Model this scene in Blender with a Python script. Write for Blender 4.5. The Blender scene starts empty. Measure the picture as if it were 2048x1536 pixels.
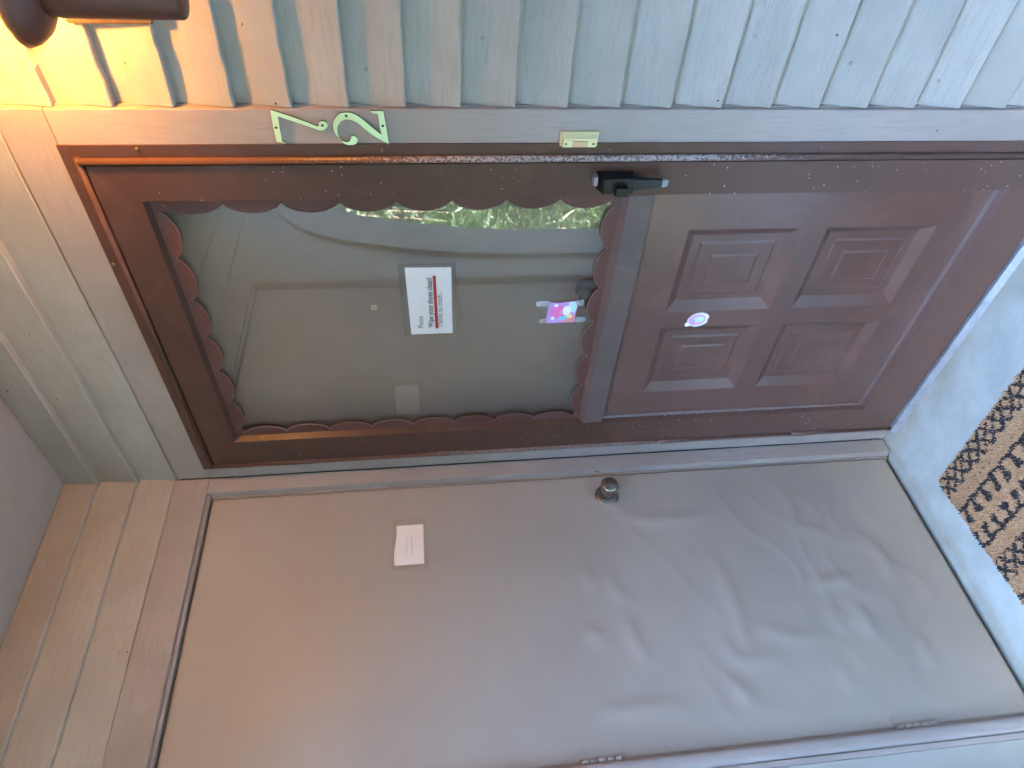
import bpy, bmesh, math, random
from mathutils import Vector, Matrix, noise as mnoise
R = math.radians
random.seed(7)
S = bpy.context.scene
COL = S.collection

# ------------------------------------------------------------------ camera
cam_d = bpy.data.cameras.new('camera'); cam = bpy.data.objects.new('camera', cam_d); COL.objects.link(cam)
cam_d.sensor_fit = 'HORIZONTAL'; cam_d.sensor_width = 36.0
cam_d.lens = 36.0 * 1384.18 / 2048
cam_d.clip_start = 0.02; cam_d.clip_end = 500
FW = Vector((-0.7303237, 0.67281449, -0.11810143)); RT = Vector((0.68081629, 0.73104889, -0.04535074)); UP = Vector((-0.05582529, 0.1135261, 0.9919654))
# the phone was held turned: picture-right is down, picture-up is right
cam.matrix_world = Matrix(((-UP.x, RT.x, -FW.x, 1.66026), (-UP.y, RT.y, -FW.y, -1.22014), (-UP.z, RT.z, -FW.z, 1.42704), (0, 0, 0, 1)))
S.camera = cam

# ------------------------------------------------------------------ sky, sun, exposure
SUN = Vector((-0.45, 0.62, 0.64)).normalized()
W = bpy.data.worlds.new('World'); S.world = W; W.use_nodes = True
wn = W.node_tree.nodes; bg = wn['Background']
sky = wn.new('ShaderNodeTexSky'); sky.sky_type = 'NISHITA'; sky.sun_disc = False; sky.ozone_density = 1.4; sky.dust_density = 0.4
sky.sun_elevation = math.asin(SUN.z); sky.sun_rotation = math.atan2(SUN.x, SUN.y)
W.node_tree.links.new(sky.outputs[0], bg.inputs[0]); bg.inputs[1].default_value = 0.15
sd = bpy.data.lights.new('sun', 'SUN'); sd.energy = 2.2; sd.angle = R(0.53); sd.color = (1, 0.95, 0.87)
so = bpy.data.objects.new('sun', sd); COL.objects.link(so); so.rotation_euler = SUN.to_track_quat('Z', 'Y').to_euler(); so.location = SUN * 30
vs = S.view_settings; vs.view_transform = 'Standard'; vs.look = 'None'; vs.gamma = 1.0; vs.use_curve_mapping = False
vs.exposure = 6.46
S.cycles.use_denoising = True; S.cycles.use_light_tree = False; S.cycles.adaptive_threshold = 0.025
S.cycles.max_bounces = 6; S.cycles.diffuse_bounces = 3; S.cycles.glossy_bounces = 3; S.cycles.transparent_max_bounces = 10
S.cycles.sample_clamp_indirect = 6.0
LAMP = 20.5          # strength of the bulb's glowing surface

# ------------------------------------------------------------------ materials
def new_mat(name):
    m = bpy.data.materials.new(name); m.use_nodes = True
    nt = m.node_tree; b = nt.nodes['Principled BSDF']
    return m, nt, b
def N(nt, t, **k):
    n = nt.nodes.new(t)
    for a, v in k.items(): setattr(n, a, v)
    return n
def coords(nt, scale=(1, 1, 1), rnd=True, off=10.0):
    tc = N(nt, 'ShaderNodeTexCoord'); mp = N(nt, 'ShaderNodeMapping'); mp.inputs['Scale'].default_value = scale
    nt.links.new(tc.outputs['Object'], mp.inputs['Vector'])
    if rnd:
        oi = N(nt, 'ShaderNodeObjectInfo'); mu = N(nt, 'ShaderNodeMath', operation='MULTIPLY'); mu.inputs[1].default_value = off
        nt.links.new(oi.outputs['Random'], mu.inputs[0]); nt.links.new(mu.outputs[0], mp.inputs['Location'])
    return mp.outputs[0]
def noise(nt, vec, scale, detail=4, rough=0.6, dist=0.0):
    n = N(nt, 'ShaderNodeTexNoise'); n.inputs['Scale'].default_value = scale; n.inputs['Detail'].default_value = detail
    n.inputs['Roughness'].default_value = rough; n.inputs['Distortion'].default_value = dist
    nt.links.new(vec, n.inputs['Vector']); return n.outputs['Fac']
def ramp(nt, f, a, b, ca=(0, 0, 0, 1), cb=(1, 1, 1, 1)):
    r = N(nt, 'ShaderNodeValToRGB'); e = r.color_ramp.elements
    e[0].position = a; e[1].position = b; e[0].color = ca; e[1].color = cb
    nt.links.new(f, r.inputs[0]); return r.outputs[0]
def mixc(nt, f, a, b, mode='MIX'):
    m = N(nt, 'ShaderNodeMix', data_type='RGBA', blend_type=mode)
    for sock, v in ((m.inputs['Factor'], f), (m.inputs['A'], a), (m.inputs['B'], b)):
        if isinstance(v, (int, float)): sock.default_value = v
        elif isinstance(v, tuple): sock.default_value = v if len(v) == 4 else (*v, 1)
        else: nt.links.new(v, sock)
    return m.outputs['Result']
def math_(nt, op, a, b=0.0):
    m = N(nt, 'ShaderNodeMath', operation=op)
    for i, v in enumerate((a, b)):
        if isinstance(v, (int, float)): m.inputs[i].default_value = v
        else: nt.links.new(v, m.inputs[i])
    return m.outputs[0]
def bump(nt, b, h, strength, dist):
    n = N(nt, 'ShaderNodeBump'); n.inputs['Strength'].default_value = strength; n.inputs['Distance'].default_value = dist
    nt.links.new(h, n.inputs['Height'])
    nt.links.new(n.outputs[0], b.inputs['Normal']); return n
def specks(nt, vec, scale, density, size, col_in, col):
    v = N(nt, 'ShaderNodeTexVoronoi'); v.inputs['Scale'].default_value = scale; nt.links.new(vec, v.inputs['Vector'])
    d = math_(nt, 'LESS_THAN', v.outputs['Distance'], size)
    sp = N(nt, 'ShaderNodeSeparateColor'); nt.links.new(v.outputs['Color'], sp.inputs[0])
    g = math_(nt, 'LESS_THAN', sp.outputs[0], density)
    return mixc(nt, math_(nt, 'MULTIPLY', d, g), col_in, col)

def painted_wood(name, col, axis, grain=0.5, rough=0.62, chips=0.0, var=0.16):
    """paint over rough-sawn timber, grain running along one axis"""
    m, nt, b = new_mat(name)
    sc = [150, 150, 150]; sc[axis] = 13.0
    v = coords(nt, tuple(sc)); v2 = coords(nt, (1, 1, 1))
    sl = [9, 9, 9]; sl[axis] = 0.9; v3 = coords(nt, tuple(sl))
    f = noise(nt, v, 2.0, 3, 0.65, 0.4)
    w = N(nt, 'ShaderNodeTexWave'); w.wave_type = 'RINGS'; w.inputs['Scale'].default_value = 0.75; w.inputs['Distortion'].default_value = 5.0; w.inputs['Detail'].default_value = 1.0
    nt.links.new(v3, w.inputs['Vector'])
    fine = noise(nt, v2, 420, 1, 0.7)
    patch = ramp(nt, noise(nt, v3, 0.8, 1), 0.42, 0.66)
    gr = math_(nt, 'MULTIPLY', math_(nt, 'ADD', f, math_(nt, 'MULTIPLY', w.outputs['Fac'], 0.35)), math_(nt, 'ADD', math_(nt, 'MULTIPLY', patch, 0.8), 0.25))
    h = math_(nt, 'ADD', gr, math_(nt, 'MULTIPLY', fine, 0.18))
    bn = bump(nt, b, h, grain, 0.0035); ob = N(nt, 'ShaderNodeObjectInfo'); nt.links.new(math_(nt, 'MULTIPLY', math_(nt, 'ADD', math_(nt, 'POWER', ob.outputs['Random'], 1.5), 0.22), grain), bn.inputs['Strength'])
    t = noise(nt, v2, 3.2, 3, 0.65)
    c = mixc(nt, ramp(nt, t, 0.3, 0.72), tuple(x * (1 - var) for x in col), tuple(min(1, x * (1 + var * .6)) for x in col))
    streak = ramp(nt, noise(nt, v, 1.1, 2, 0.7), 0.30, 0.52)
    c = mixc(nt, streak, tuple(x * 0.88 for x in col), c)
    oi = N(nt, 'ShaderNodeObjectInfo')
    hs = N(nt, 'ShaderNodeHueSaturation'); nt.links.new(c, hs.inputs['Color'])
    nt.links.new(math_(nt, 'ADD', math_(nt, 'MULTIPLY', oi.outputs['Random'], 0.12), 0.94), hs.inputs['Value'])
    c = hs.outputs[0]
    c = specks(nt, v2, 34, 0.05, 0.07, c, (0.03, 0.022, 0.018))
    if chips: c = specks(nt, v2, 22, chips, 0.06, c, (0.10, 0.055, 0.03))
    nt.links.new(c, b.inputs['Base Color']); b.inputs['Roughness'].default_value = rough
    b.inputs['Specular IOR Level'].default_value = 0.35
    return m
SID = (0.360, 0.340, 0.312); TRIM = (0.330, 0.282, 0.262)
M = {}
M['sideA'] = painted_wood('siding paint along x', SID, 0, 0.85, chips=0.02)
M['sideB'] = painted_wood('siding paint along y', SID, 1, 1.0, chips=0.02)
M['trimX'] = painted_wood('trim paint along x', TRIM, 0, 1.0)
M['trimY'] = painted_wood('trim paint along y', TRIM, 1, 1.5)
M['trimZ'] = painted_wood('trim paint along z', TRIM, 2, 0.32)
M['backing'] = new_mat('dark gap')[0]; M['backing'].node_tree.nodes['Principled BSDF'].inputs['Base Color'].default_value = (0.05, 0.045, 0.04, 1)

def simple(name, col, rough=0.5, metal=0.0, bscale=0, bstr=0.1, bdist=0.001, var=0.0, vscale=5, spec=0.5):
    m, nt, b = new_mat(name)
    v = coords(nt)
    c = (*col, 1)
    if var:
        c = mixc(nt, ramp(nt, noise(nt, v, vscale, 5, 0.65), 0.3, 0.7), tuple(x * (1 - var) for x in col), tuple(min(1, x * (1 + var)) for x in col))
        nt.links.new(c, b.inputs['Base Color'])
    else: b.inputs['Base Color'].default_value = c
    b.inputs['Roughness'].default_value = rough; b.inputs['Metallic'].default_value = metal
    b.inputs['Specular IOR Level'].default_value = spec
    if bscale: bump(nt, b, noise(nt, v, bscale, 3, 0.6), bstr, bdist)
    return m
def brown_enamel(name, col, speck=0.35, oxide=0.0, rough=0.36, spec=0.34, low_tint=0.55):
    """weathered brown baked enamel on aluminium, with pale paint specks"""
    m, nt, b = new_mat(name); v = coords(nt, rnd=False)
    t = noise(nt, v, 4.0, 6, 0.65)
    c = mixc(nt, ramp(nt, t, 0.3, 0.72), tuple(x * 0.82 for x in col), tuple(x * 1.2 for x in col))
    sm = ramp(nt, noise(nt, v, 9.0, 4, 0.6, 1.2), 0.55, 0.72)
    c = mixc(nt, math_(nt, 'MULTIPLY', sm, 0.25), c, (col[0] * 1.9, col[1] * 2.0, col[2] * 2.0))
    # paler brown towards the bottom of the door, in uneven patches
    sz = N(nt, 'ShaderNodeSeparateXYZ'); nt.links.new(v, sz.inputs[0])
    mz = N(nt, 'ShaderNodeMapRange'); mz.inputs[1].default_value = 1.25; mz.inputs[2].default_value = 0.55; nt.links.new(math_(nt, 'ADD', sz.outputs['Z'], math_(nt, 'MULTIPLY', noise(nt, v, 3.0, 3, 0.6), 0.5)), mz.inputs[0])
    c = mixc(nt, math_(nt, 'MULTIPLY', mz.outputs[0], low_tint), c, (0.135, 0.078, 0.068))
    if speck:
        zone = ramp(nt, noise(nt, v, 3.3, 2), 0.44, 0.54)
        c2 = specks(nt, v, 120, speck, 0.17, c, (0.50, 0.46, 0.42))
        c = mixc(nt, zone, c, c2)
        c = specks(nt, v, 42, 0.07, 0.07, c, (0.62, 0.60, 0.57))
    if oxide:
        sx = N(nt, 'ShaderNodeSeparateXYZ'); nt.links.new(v, sx.inputs[0])
        band = N(nt, 'ShaderNodeMapRange'); nt.links.new(math_(nt, 'ABSOLUTE', math_(nt, 'SUBTRACT', sx.outputs['Z'], 1.12)), band.inputs[0])
        band.inputs[1].default_value = 0.20; band.inputs[2].default_value = 0.62; band.inputs[3].default_value = 0.62; band.inputs[4].default_value = 0.30
        n = noise(nt, v, 210, 4, 0.75)
        f = math_(nt, 'GREATER_THAN', math_(nt, 'MULTIPLY', n, math_(nt, 'ADD', band.outputs[0], 0.42)), 0.50)
        c = mixc(nt, math_(nt, 'MULTIPLY', f, oxide * 0.8), c, (0.40, 0.38, 0.37))
    nt.links.new(c, b.inputs['Base Color']); b.inputs['Roughness'].default_value = rough
    b.inputs['Specular IOR Level'].default_value = spec
    bump(nt, b, noise(nt, v, 900, 2), 0.06, 0.0006)
    return m
BR = (0.076, 0.037, 0.027)
M['brown'] = brown_enamel('brown enamel stile', BR, 0.14)
M['brown_plain'] = brown_enamel('brown enamel', BR, 0.0)
M['brown_kick'] = brown_enamel('brown kick panel', (0.116, 0.059, 0.048), 0.0, rough=0.28, spec=0.7, low_tint=0.0)
M['brown_rib'] = brown_enamel('brown chalky rib', (0.11, 0.056, 0.044), 0.0, 0.9)
M['brown_hinge'] = brown_enamel('brown hinge', (0.12, 0.064, 0.052), 0.0, 0.25)
M['brown_chalk'] = brown_enamel('chalky brown rail', (0.108, 0.078, 0.070), 0.0, rough=0.5)
M['bead'] = brown_enamel('brightened bead', (0.16, 0.135, 0.135), 0.0, rough=0.45)  # paler colour puts in the light on the lower and left lips
M['roll'] = brown_enamel('highlit rolled edge', (0.17, 0.10, 0.085), 0.0, rough=0.3, spec=0.8)  # lighter brown carries the highlight along the scallop edges
M['brown_red'] = brown_enamel('red brown scallop', (0.105, 0.046, 0.038), 0.0, rough=0.36)
M['door'] = None
def storage_paint():
    m, nt, b = new_mat('storage door paint'); v = coords(nt, rnd=False); col = (0.330, 0.282, 0.244)
    c = mixc(nt, ramp(nt, noise(nt, v, 2.4, 5, 0.6), 0.3, 0.7), tuple(x * 0.92 for x in col), tuple(x * 1.06 for x in col))
    c = mixc(nt, ramp(nt, noise(nt, v, 700, 2, 0.6), 0.62, 0.75), c, tuple(x * 0.86 for x in col))
    c = specks(nt, v, 17, 0.16, 0.045, c, (0.62, 0.58, 0.54))
    c = specks(nt, v, 13, 0.10, 0.055, c, (0.05, 0.04, 0.035))
    nt.links.new(c, b.inputs['Base Color']); b.inputs['Roughness'].default_value = 0.47; b.inputs['Specular IOR Level'].default_value = 0.4
    bump(nt, b, noise(nt, v, 850, 3, 0.6), 0.10, 0.0006)
    return m
M['door'] = storage_paint()
M['inner'] = simple('inner door paint', (0.285, 0.228, 0.18), 0.45, bscale=500, bstr=0.06, var=0.05)
M['ceiling'] = simple('ceiling paint', (0.33, 0.305, 0.285), 0.8, bscale=160, bstr=0.12, var=0.06)
def concrete():
    m, nt, b = new_mat('painted concrete'); v = coords(nt, rnd=False)
    c = mixc(nt, ramp(nt, noise(nt, v, 7, 6, 0.7), 0.3, 0.7), (0.365, 0.390, 0.335), (0.515, 0.545, 0.480))
    c = mixc(nt, ramp(nt, noise(nt, v, 240, 3, 0.6), 0.60, 0.72), c, (0.40, 0.40, 0.38))
    # yellowed grime along the foot of the door wall
    sx = N(nt, 'ShaderNodeSeparateXYZ'); nt.links.new(v, sx.inputs[0])
    def edge(sock, w):
        mr = N(nt, 'ShaderNodeMapRange'); nt.links.new(math_(nt, 'ABSOLUTE', sock), mr.inputs[0]); mr.inputs[1].default_value = 0.0; mr.inputs[2].default_value = w; mr.inputs[3].default_value = 1; mr.inputs[4].default_value = 0
        return mr.outputs[0]
    e = math_(nt, 'MAXIMUM', edge(sx.outputs['Y'], 0.10), edge(sx.outputs['X'], 0.035))
    g = math_(nt, 'MULTIPLY', e, ramp(nt, noise(nt, v, 9, 4, 0.6), 0.30, 0.66))
    c = mixc(nt, math_(nt, 'MULTIPLY', g, 0.8), c, (0.34, 0.28, 0.17))
    c = specks(nt, v, 40, 0.08, 0.05, c, (0.08, 0.07, 0.06))
    nt.links.new(c, b.inputs['Base Color']); b.inputs['Roughness'].default_value = 0.6
    bump(nt, b, math_(nt, 'ADD', noise(nt, v, 260, 4, 0.65), noise(nt, v, 22, 3)), 0.22, 0.0015)
    return m
M['floor'] = concrete()
M['black'] = simple('black handle enamel', (0.007, 0.008, 0.010), 0.30, var=0.3, vscale=60, spec=0.28)
M['black_worn'] = brown_enamel('worn black lever', (0.015, 0.019, 0.025), 0.75, rough=0.35)
M['chip'] = simple('bare pot metal', (0.22, 0.23, 0.25), 0.45, 0.3)
M['brass_paint'] = simple('bright brass numeral', (0.50, 0.74, 0.44), 0.42, 0.0, var=0.04, spec=0.6)
M['brass_edge'] = simple('dark numeral edge', (0.035, 0.05, 0.03), 0.5, 0.2)
M['brass'] = simple('brass bell plate', (0.66, 0.62, 0.36), 0.36, 0.35, var=0.05)
M['bell_btn'] = simple('amber bell button', (0.52, 0.36, 0.20), 0.4)
M['nickel'] = simple('worn nickel', (0.36, 0.33, 0.29), 0.24, 1.0, bscale=300, bstr=0.05, var=0.25, vscale=40)
M['nickel_dark'] = simple('tarnished nickel', (0.24, 0.21, 0.175), 0.36, 0.9, var=0.3, vscale=60)
M['screw'] = simple('painted screw', (0.16, 0.11, 0.09), 0.4, 0.5)
M['rust'] = simple('rusty steel', (0.30, 0.13, 0.04), 0.75, var=0.4, vscale=120)
M['paper'] = simple('white paper', (0.80, 0.81, 0.82), 0.7)
M['card'] = simple('ageing card', (0.76, 0.71, 0.67), 0.7, var=0.04, vscale=20)
M['ink'] = simple('printed ink', (0.03, 0.035, 0.05), 0.7)
M['ink_light'] = simple('light printed ink', (0.07, 0.075, 0.09), 0.7)
M['ink_faded'] = simple('faded ink', (0.50, 0.40, 0.37), 0.7)
M['marker'] = simple('red marker', (0.38, 0.035, 0.03), 0.6, var=0.15, vscale=90)
M['lampmetal'] = simple('dark bronze lamp enamel', (0.085, 0.030, 0.022), 0.40, 0.1, var=0.2, vscale=20)
M['plate'] = simple('bronze back plate', (0.18, 0.11, 0.05), 0.4, 0.6, var=0.3, vscale=30)
M['alu'] = simple('threshold aluminium', (0.45, 0.46, 0.47), 0.4, 0.6, var=0.2, vscale=25)
M['knob_dark'] = simple('dark bronze knob', (0.02, 0.02, 0.018), 0.35, 0.5)
M['arch'] = simple('arch wall paint', (0.345, 0.335, 0.30), 0.7, bscale=90, bstr=0.1, var=0.06)
def film(name, fac, tint, rough=0.15):
    """thin clear film: mostly see-through, a little haze and shine"""
    m, nt, b = new_mat(name); nt.nodes.remove(b)
    out = nt.nodes['Material Output']; tr = N(nt, 'ShaderNodeBsdfTransparent'); tr.inputs[0].default_value = (*tint, 1)
    pb = N(nt, 'ShaderNodeBsdfPrincipled'); pb.inputs['Base Color'].default_value = (0.55, 0.56, 0.58, 1); pb.inputs['Roughness'].default_value = rough
    mx = N(nt, 'ShaderNodeMixShader'); mx.inputs[0].default_value = fac
    nt.links.new(tr.outputs[0], mx.inputs[1]); nt.links.new(pb.outputs[0], mx.inputs[2]); nt.links.new(mx.outputs[0], out.inputs[0])
    return m
M['sleeve'] = film('laminate sleeve', 0.035, (0.96, 0.96, 0.96))
M['tape'] = film('clear tape', 0.34, (0.95, 0.96, 1.0))
M['tape_thin'] = film('old clear tape', 0.012, (0.99, 0.985, 0.98), 0.5)
def pane_glass():
    m, nt, b = new_mat('storm door glass'); nt.nodes.remove(b); out = nt.nodes['Material Output']
    tr = N(nt, 'ShaderNodeBsdfTransparent'); tr.inputs[0].default_value = (0.955, 0.945, 0.925, 1)
    gl = N(nt, 'ShaderNodeBsdfGlossy'); gl.inputs['Roughness'].default_value = 0.0
    lw = N(nt, 'ShaderNodeLayerWeight'); lw.inputs[0].default_value = 0.5
    p5 = math_(nt, 'POWER', lw.outputs['Facing'], 5.0)
    f = math_(nt, 'ADD', math_(nt, 'MULTIPLY', p5, 0.88), 0.12)
    mx = N(nt, 'ShaderNodeMixShader'); nt.links.new(f, mx.inputs[0]); nt.links.new(tr.outputs[0], mx.inputs[1]); nt.links.new(gl.outputs[0], mx.inputs[2])
    df = N(nt, 'ShaderNodeBsdfDiffuse'); df.inputs[0].default_value = (0.6, 0.57, 0.52, 1); v = coords(nt, rnd=False)
    dust = math_(nt, 'ADD', math_(nt, 'MULTIPLY', ramp(nt, noise(nt, v, 6, 5, 0.65), 0.35, 0.75), 0.035), 0.015)
    m3 = N(nt, 'ShaderNodeMixShader'); nt.links.new(dust, m3.inputs[0]); nt.links.new(mx.outputs[0], m3.inputs[1]); nt.links.new(df.outputs[0], m3.inputs[2])
    nt.links.new(m3.outputs[0], out.inputs[0]); return m
M['pane'] = pane_glass()
def globe_glass():
    m, nt, b = new_mat('seeded globe glass'); nt.nodes.remove(b); out = nt.nodes['Material Output']
    v = coords(nt, rnd=False)
    tr = N(nt, 'ShaderNodeBsdfTransparent'); tr.inputs[0].default_value = (1, 0.97, 0.9, 1)
    tl = N(nt, 'ShaderNodeBsdfTranslucent'); tl.inputs[0].default_value = (0.9, 0.86, 0.75, 1)
    gl = N(nt, 'ShaderNodeBsdfGlossy'); gl.inputs['Roughness'].default_value = 0.05
    bp = N(nt, 'ShaderNodeBump'); bp.inputs['Strength'].default_value = 0.6; bp.inputs['Distance'].default_value = 0.004
    nt.links.new(noise(nt, v, 45, 3), bp.inputs['Height']); nt.links.new(bp.outputs[0], gl.inputs['Normal'])
    lw = N(nt, 'ShaderNodeLayerWeight'); lw.inputs[0].default_value = 0.35
    seeds = ramp(nt, noise(nt, v, 60, 4, 0.7), 0.5, 0.75)
    m1 = N(nt, 'ShaderNodeMixShader'); nt.links.new(math_(nt, 'ADD', math_(nt, 'MULTIPLY', seeds, 0.16), 0.05), m1.inputs[0]); nt.links.new(tr.outputs[0], m1.inputs[1]); nt.links.new(tl.outputs[0], m1.inputs[2])
    m2 = N(nt, 'ShaderNodeMixShader'); nt.links.new(math_(nt, 'ADD', math_(nt, 'MULTIPLY', math_(nt, 'POWER', lw.outputs['Facing'], 3.0), 0.5), 0.04), m2.inputs[0]); nt.links.new(m1.outputs[0], m2.inputs[1]); nt.links.new(gl.outputs[0], m2.inputs[2])
    nt.links.new(m2.outputs[0], out.inputs[0]); return m
M['globe'] = globe_glass()
def glow():
    m, nt, b = new_mat('lit bulb'); nt.nodes.remove(b); e = N(nt, 'ShaderNodeEmission'); e.inputs[0].default_value = (1.0, 0.405, 0.068, 1); e.inputs[1].default_value = LAMP
    nt.links.new(e.outputs[0], nt.nodes['Material Output'].inputs[0]); return m
M['bulb'] = glow()
def leaf(name, col):
    m, nt, b = new_mat(name); v = coords(nt, rnd=False)
    c = mixc(nt, ramp(nt, noise(nt, v, 5, 4), 0.3, 0.7), tuple(x * 0.6 for x in col), tuple(x * 1.35 for x in col)); nt.links.new(c, b.inputs['Base Color'])
    b.inputs['Roughness'].default_value = 0.45
    tl = N(nt, 'ShaderNodeBsdfTranslucent'); nt.links.new(c, tl.inputs[0]); mx = N(nt, 'ShaderNodeMixShader'); mx.inputs[0].default_value = 0.4
    nt.links.new(b.outputs[0], mx.inputs[1]); nt.links.new(tl.outputs[0], mx.inputs[2]); nt.links.new(mx.outputs[0], nt.nodes['Material Output'].inputs[0])
    return m
M['leaf1'] = leaf('mid green leaf', (0.032, 0.068, 0.019)); M['leaf2'] = leaf('yellow green leaf', (0.058, 0.10, 0.030)); M['leaf3'] = leaf('dark green leaf', (0.028, 0.06, 0.02))
M['leaf_far'] = leaf('dull far leaf', (0.036, 0.048, 0.024)); M['leaf_far2'] = leaf('darker far leaf', (0.024, 0.034, 0.018))  # dulled greens so the far trees throw less green light
M['bark'] = simple('bark', (0.12, 0.085, 0.06), 0.9, bscale=60, bstr=0.5, bdist=0.004, var=0.3, vscale=30)
M['straw'] = simple('pale dry stem', (0.22, 0.21, 0.15), 0.7)
M['lawn'] = simple('lawn', (0.048, 0.052, 0.030), 0.9, bscale=40, bstr=0.6, bdist=0.02, var=0.35, vscale=3)
M['mat_tan'] = simple('tan pile', (0.60, 0.36, 0.19), 0.95, var=0.18, vscale=90, spec=0.1)
M['mat_black'] = simple('black pile', (0.055, 0.052, 0.052), 0.95, var=0.3, vscale=90, spec=0.1)

# ------------------------------------------------------------------ mesh helpers
class MB:
    def __init__(s): s.v = []; s.f = []; s.mi = []; s.sm = []
    def add(s, vs_, fs, mi=0, smooth=False):
        o = len(s.v); s.v += [tuple(p) for p in vs_]
        for f in fs: s.f.append([i + o for i in f]); s.mi.append(mi); s.sm.append(smooth)
        return s
    def box(s, x0, x1, y0, y1, z0, z1, mi=0):
        return s.add([(x0, y0, z0), (x1, y0, z0), (x1, y1, z0), (x0, y1, z0), (x0, y0, z1), (x1, y0, z1), (x1, y1, z1), (x0, y1, z1)],
                     [(0, 3, 2, 1), (4, 5, 6, 7), (0, 1, 5, 4), (1, 2, 6, 5), (2, 3, 7, 6), (3, 0, 4, 7)], mi)
    def loft(s, a, b, mi=0, mi_side=None):
        """closed prism between two loops of equal length"""
        n = len(a); s.add(list(a) + list(b), [], mi)
        o = len(s.v) - 2 * n
        s.f.append([o + i for i in range(n)][::-1]); s.mi.append(mi); s.sm.append(False)
        s.f.append([o + n + i for i in range(n)]); s.mi.append(mi); s.sm.append(False)
        for i in range(n):
            j = (i + 1) % n
            s.f.append([o + i, o + j, o + n + j, o + n + i]); s.mi.append(mi if mi_side is None else mi_side); s.sm.append(False)
        return s
    def lathe(s, prof, org, ax, seg=32, mi=0):
        """prof: (radius, distance along the axis)"""
        ax = Vector(ax).normalized(); u = ax.orthogonal().normalized(); w = ax.cross(u); org = Vector(org); vv = []
        for r, h in prof:
            for k in range(seg):
                a = 2 * math.pi * k / seg; vv.append(org + ax * h + (u * math.cos(a) + w * math.sin(a)) * r)
        fs = []
        for i in range(len(prof) - 1):
            for k in range(seg): fs.append((i * seg + k, i * seg + (k + 1) % seg, (i + 1) * seg + (k + 1) % seg, (i + 1) * seg + k))
        s.add(vv, fs, mi, True)
        o = len(s.v) - len(vv)
        if prof[0][0] > 1e-6: s.f.append([o + k for k in range(seg)][::-1]); s.mi.append(mi); s.sm.append(False)
        if prof[-1][0] > 1e-6: s.f.append([o + (len(prof) - 1) * seg + k for k in range(seg)]); s.mi.append(mi); s.sm.append(False)
        return s
    def rod(s, a, b, r, seg=14, mi=0):
        a = Vector(a); b = Vector(b); return s.lathe([(r, 0), (r, (b - a).length)], a, b - a, seg, mi)
def obj(name, mb, mats, parent=None, bevel=0.0, seg=2):
    me = bpy.data.meshes.new(name); me.from_pydata(mb.v, [], mb.f)
    if not isinstance(mats, (list, tuple)): mats = [mats]
    for m in mats: me.materials.append(m)
    me.polygons.foreach_set('material_index', mb.mi); me.polygons.foreach_set('use_smooth', mb.sm)
    bm = bmesh.new(); bm.from_mesh(me)
    bmesh.ops.recalc_face_normals(bm, faces=bm.faces)
    if bevel:
        ed = [e for e in bm.edges if len(e.link_faces) == 2 and e.calc_face_angle(0) > 0.6]
        bmesh.ops.bevel(bm, geom=ed, offset=bevel, segments=seg, affect='EDGES', profile=0.6, clamp_overlap=True)
    bm.to_mesh(me); bm.free(); me.update()
    o = bpy.data.objects.new(name, me); COL.objects.link(o)
    if parent is not None: o.parent = parent; o.matrix_parent_inverse = parent.matrix_world.inverted()
    return o
def tag(o, label, cat=None, group=None, kind=None):
    if label: o['label'] = label
    if cat: o['category'] = cat
    if group: o['group'] = group
    if kind: o['kind'] = kind
    return o
def thing(name, label, cat, loc=(0, 0, 0), group=None):
    o = bpy.data.objects.new(name, None); COL.objects.link(o); o.location = loc; o.empty_display_size = 0.1
    o.matrix_world = Matrix.Translation(loc)
    return tag(o, label, cat, group, 'thing')
def smooth_poly(pts, n=6, closed=False):
    out = []; m = len(pts)
    rng = range(m if closed else m - 1)
    for i in rng:
        p = [pts[(i + k) % m] if closed else pts[max(0, min(m - 1, i + k))] for k in (-1, 0, 1, 2)]
        for j in range(n):
            t = j / n
            out.append(tuple(0.5 * ((2 * p[1][a]) + (-p[0][a] + p[2][a]) * t + (2 * p[0][a] - 5 * p[1][a] + 4 * p[2][a] - p[3][a]) * t * t + (-p[0][a] + 3 * p[1][a] - 3 * p[2][a] + p[3][a]) * t ** 3) for a in range(len(p[1]))))
    if not closed: out.append(tuple(pts[-1]))
    return out
def text_mesh(name, body, size, mat, parent, origin, xdir, ydir, width=None, bold=0.0):
    cu = bpy.data.curves.new(name, 'FONT'); cu.body = body; cu.size = size; cu.offset = bold * size; cu.resolution_u = 3
    t = bpy.data.objects.new(name + '_src', cu); COL.objects.link(t)
    bpy.context.view_layer.update()
    me = bpy.data.meshes.new_from_object(t.evaluated_get(bpy.context.evaluated_depsgraph_get()))
    bpy.data.objects.remove(t)
    xs = [v.co.x for v in me.vertices]; k = 1.0 if width is None else width / (max(xs) - min(xs)); x0 = min(xs)
    O = Vector(origin); X = Vector(xdir); Y = Vector(ydir)
    for v in me.vertices:
        x, y = v.co.x, v.co.y; v.co = O + X * ((x - x0) * k) + Y * y
    me.materials.clear(); me.materials.append(mat); me.name = name
    o = bpy.data.objects.new(name, me); COL.objects.link(o); o.parent = parent; o.matrix_parent_inverse = parent.matrix_world.inverted()
    return o

# ------------------------------------------------------------------ the setting
CZ = 2.457
obj('ground', MB().box(-60, 60, -60, 60, -0.5, -0.12), M['lawn'])['kind'] = 'structure'
obj('porch_floor', MB().box(-0.12, 3.3, -1.5, 0.02, -0.14, 0.0), M['floor'], bevel=0.008)['kind'] = 'structure'
obj('porch_ceiling', MB().box(-0.12, 3.18, -1.42, 0.03, CZ, CZ + 0.12), M['ceiling'])['kind'] = 'structure'
obj('porch_roof', MB().box(-1.6, 3.2, -1.44, 4.0, CZ + 0.13, CZ + 0.20), M['backing'])['kind'] = 'structure'  # out-of-view front and right reach shaped to hold skylight off the upper walls

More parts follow.
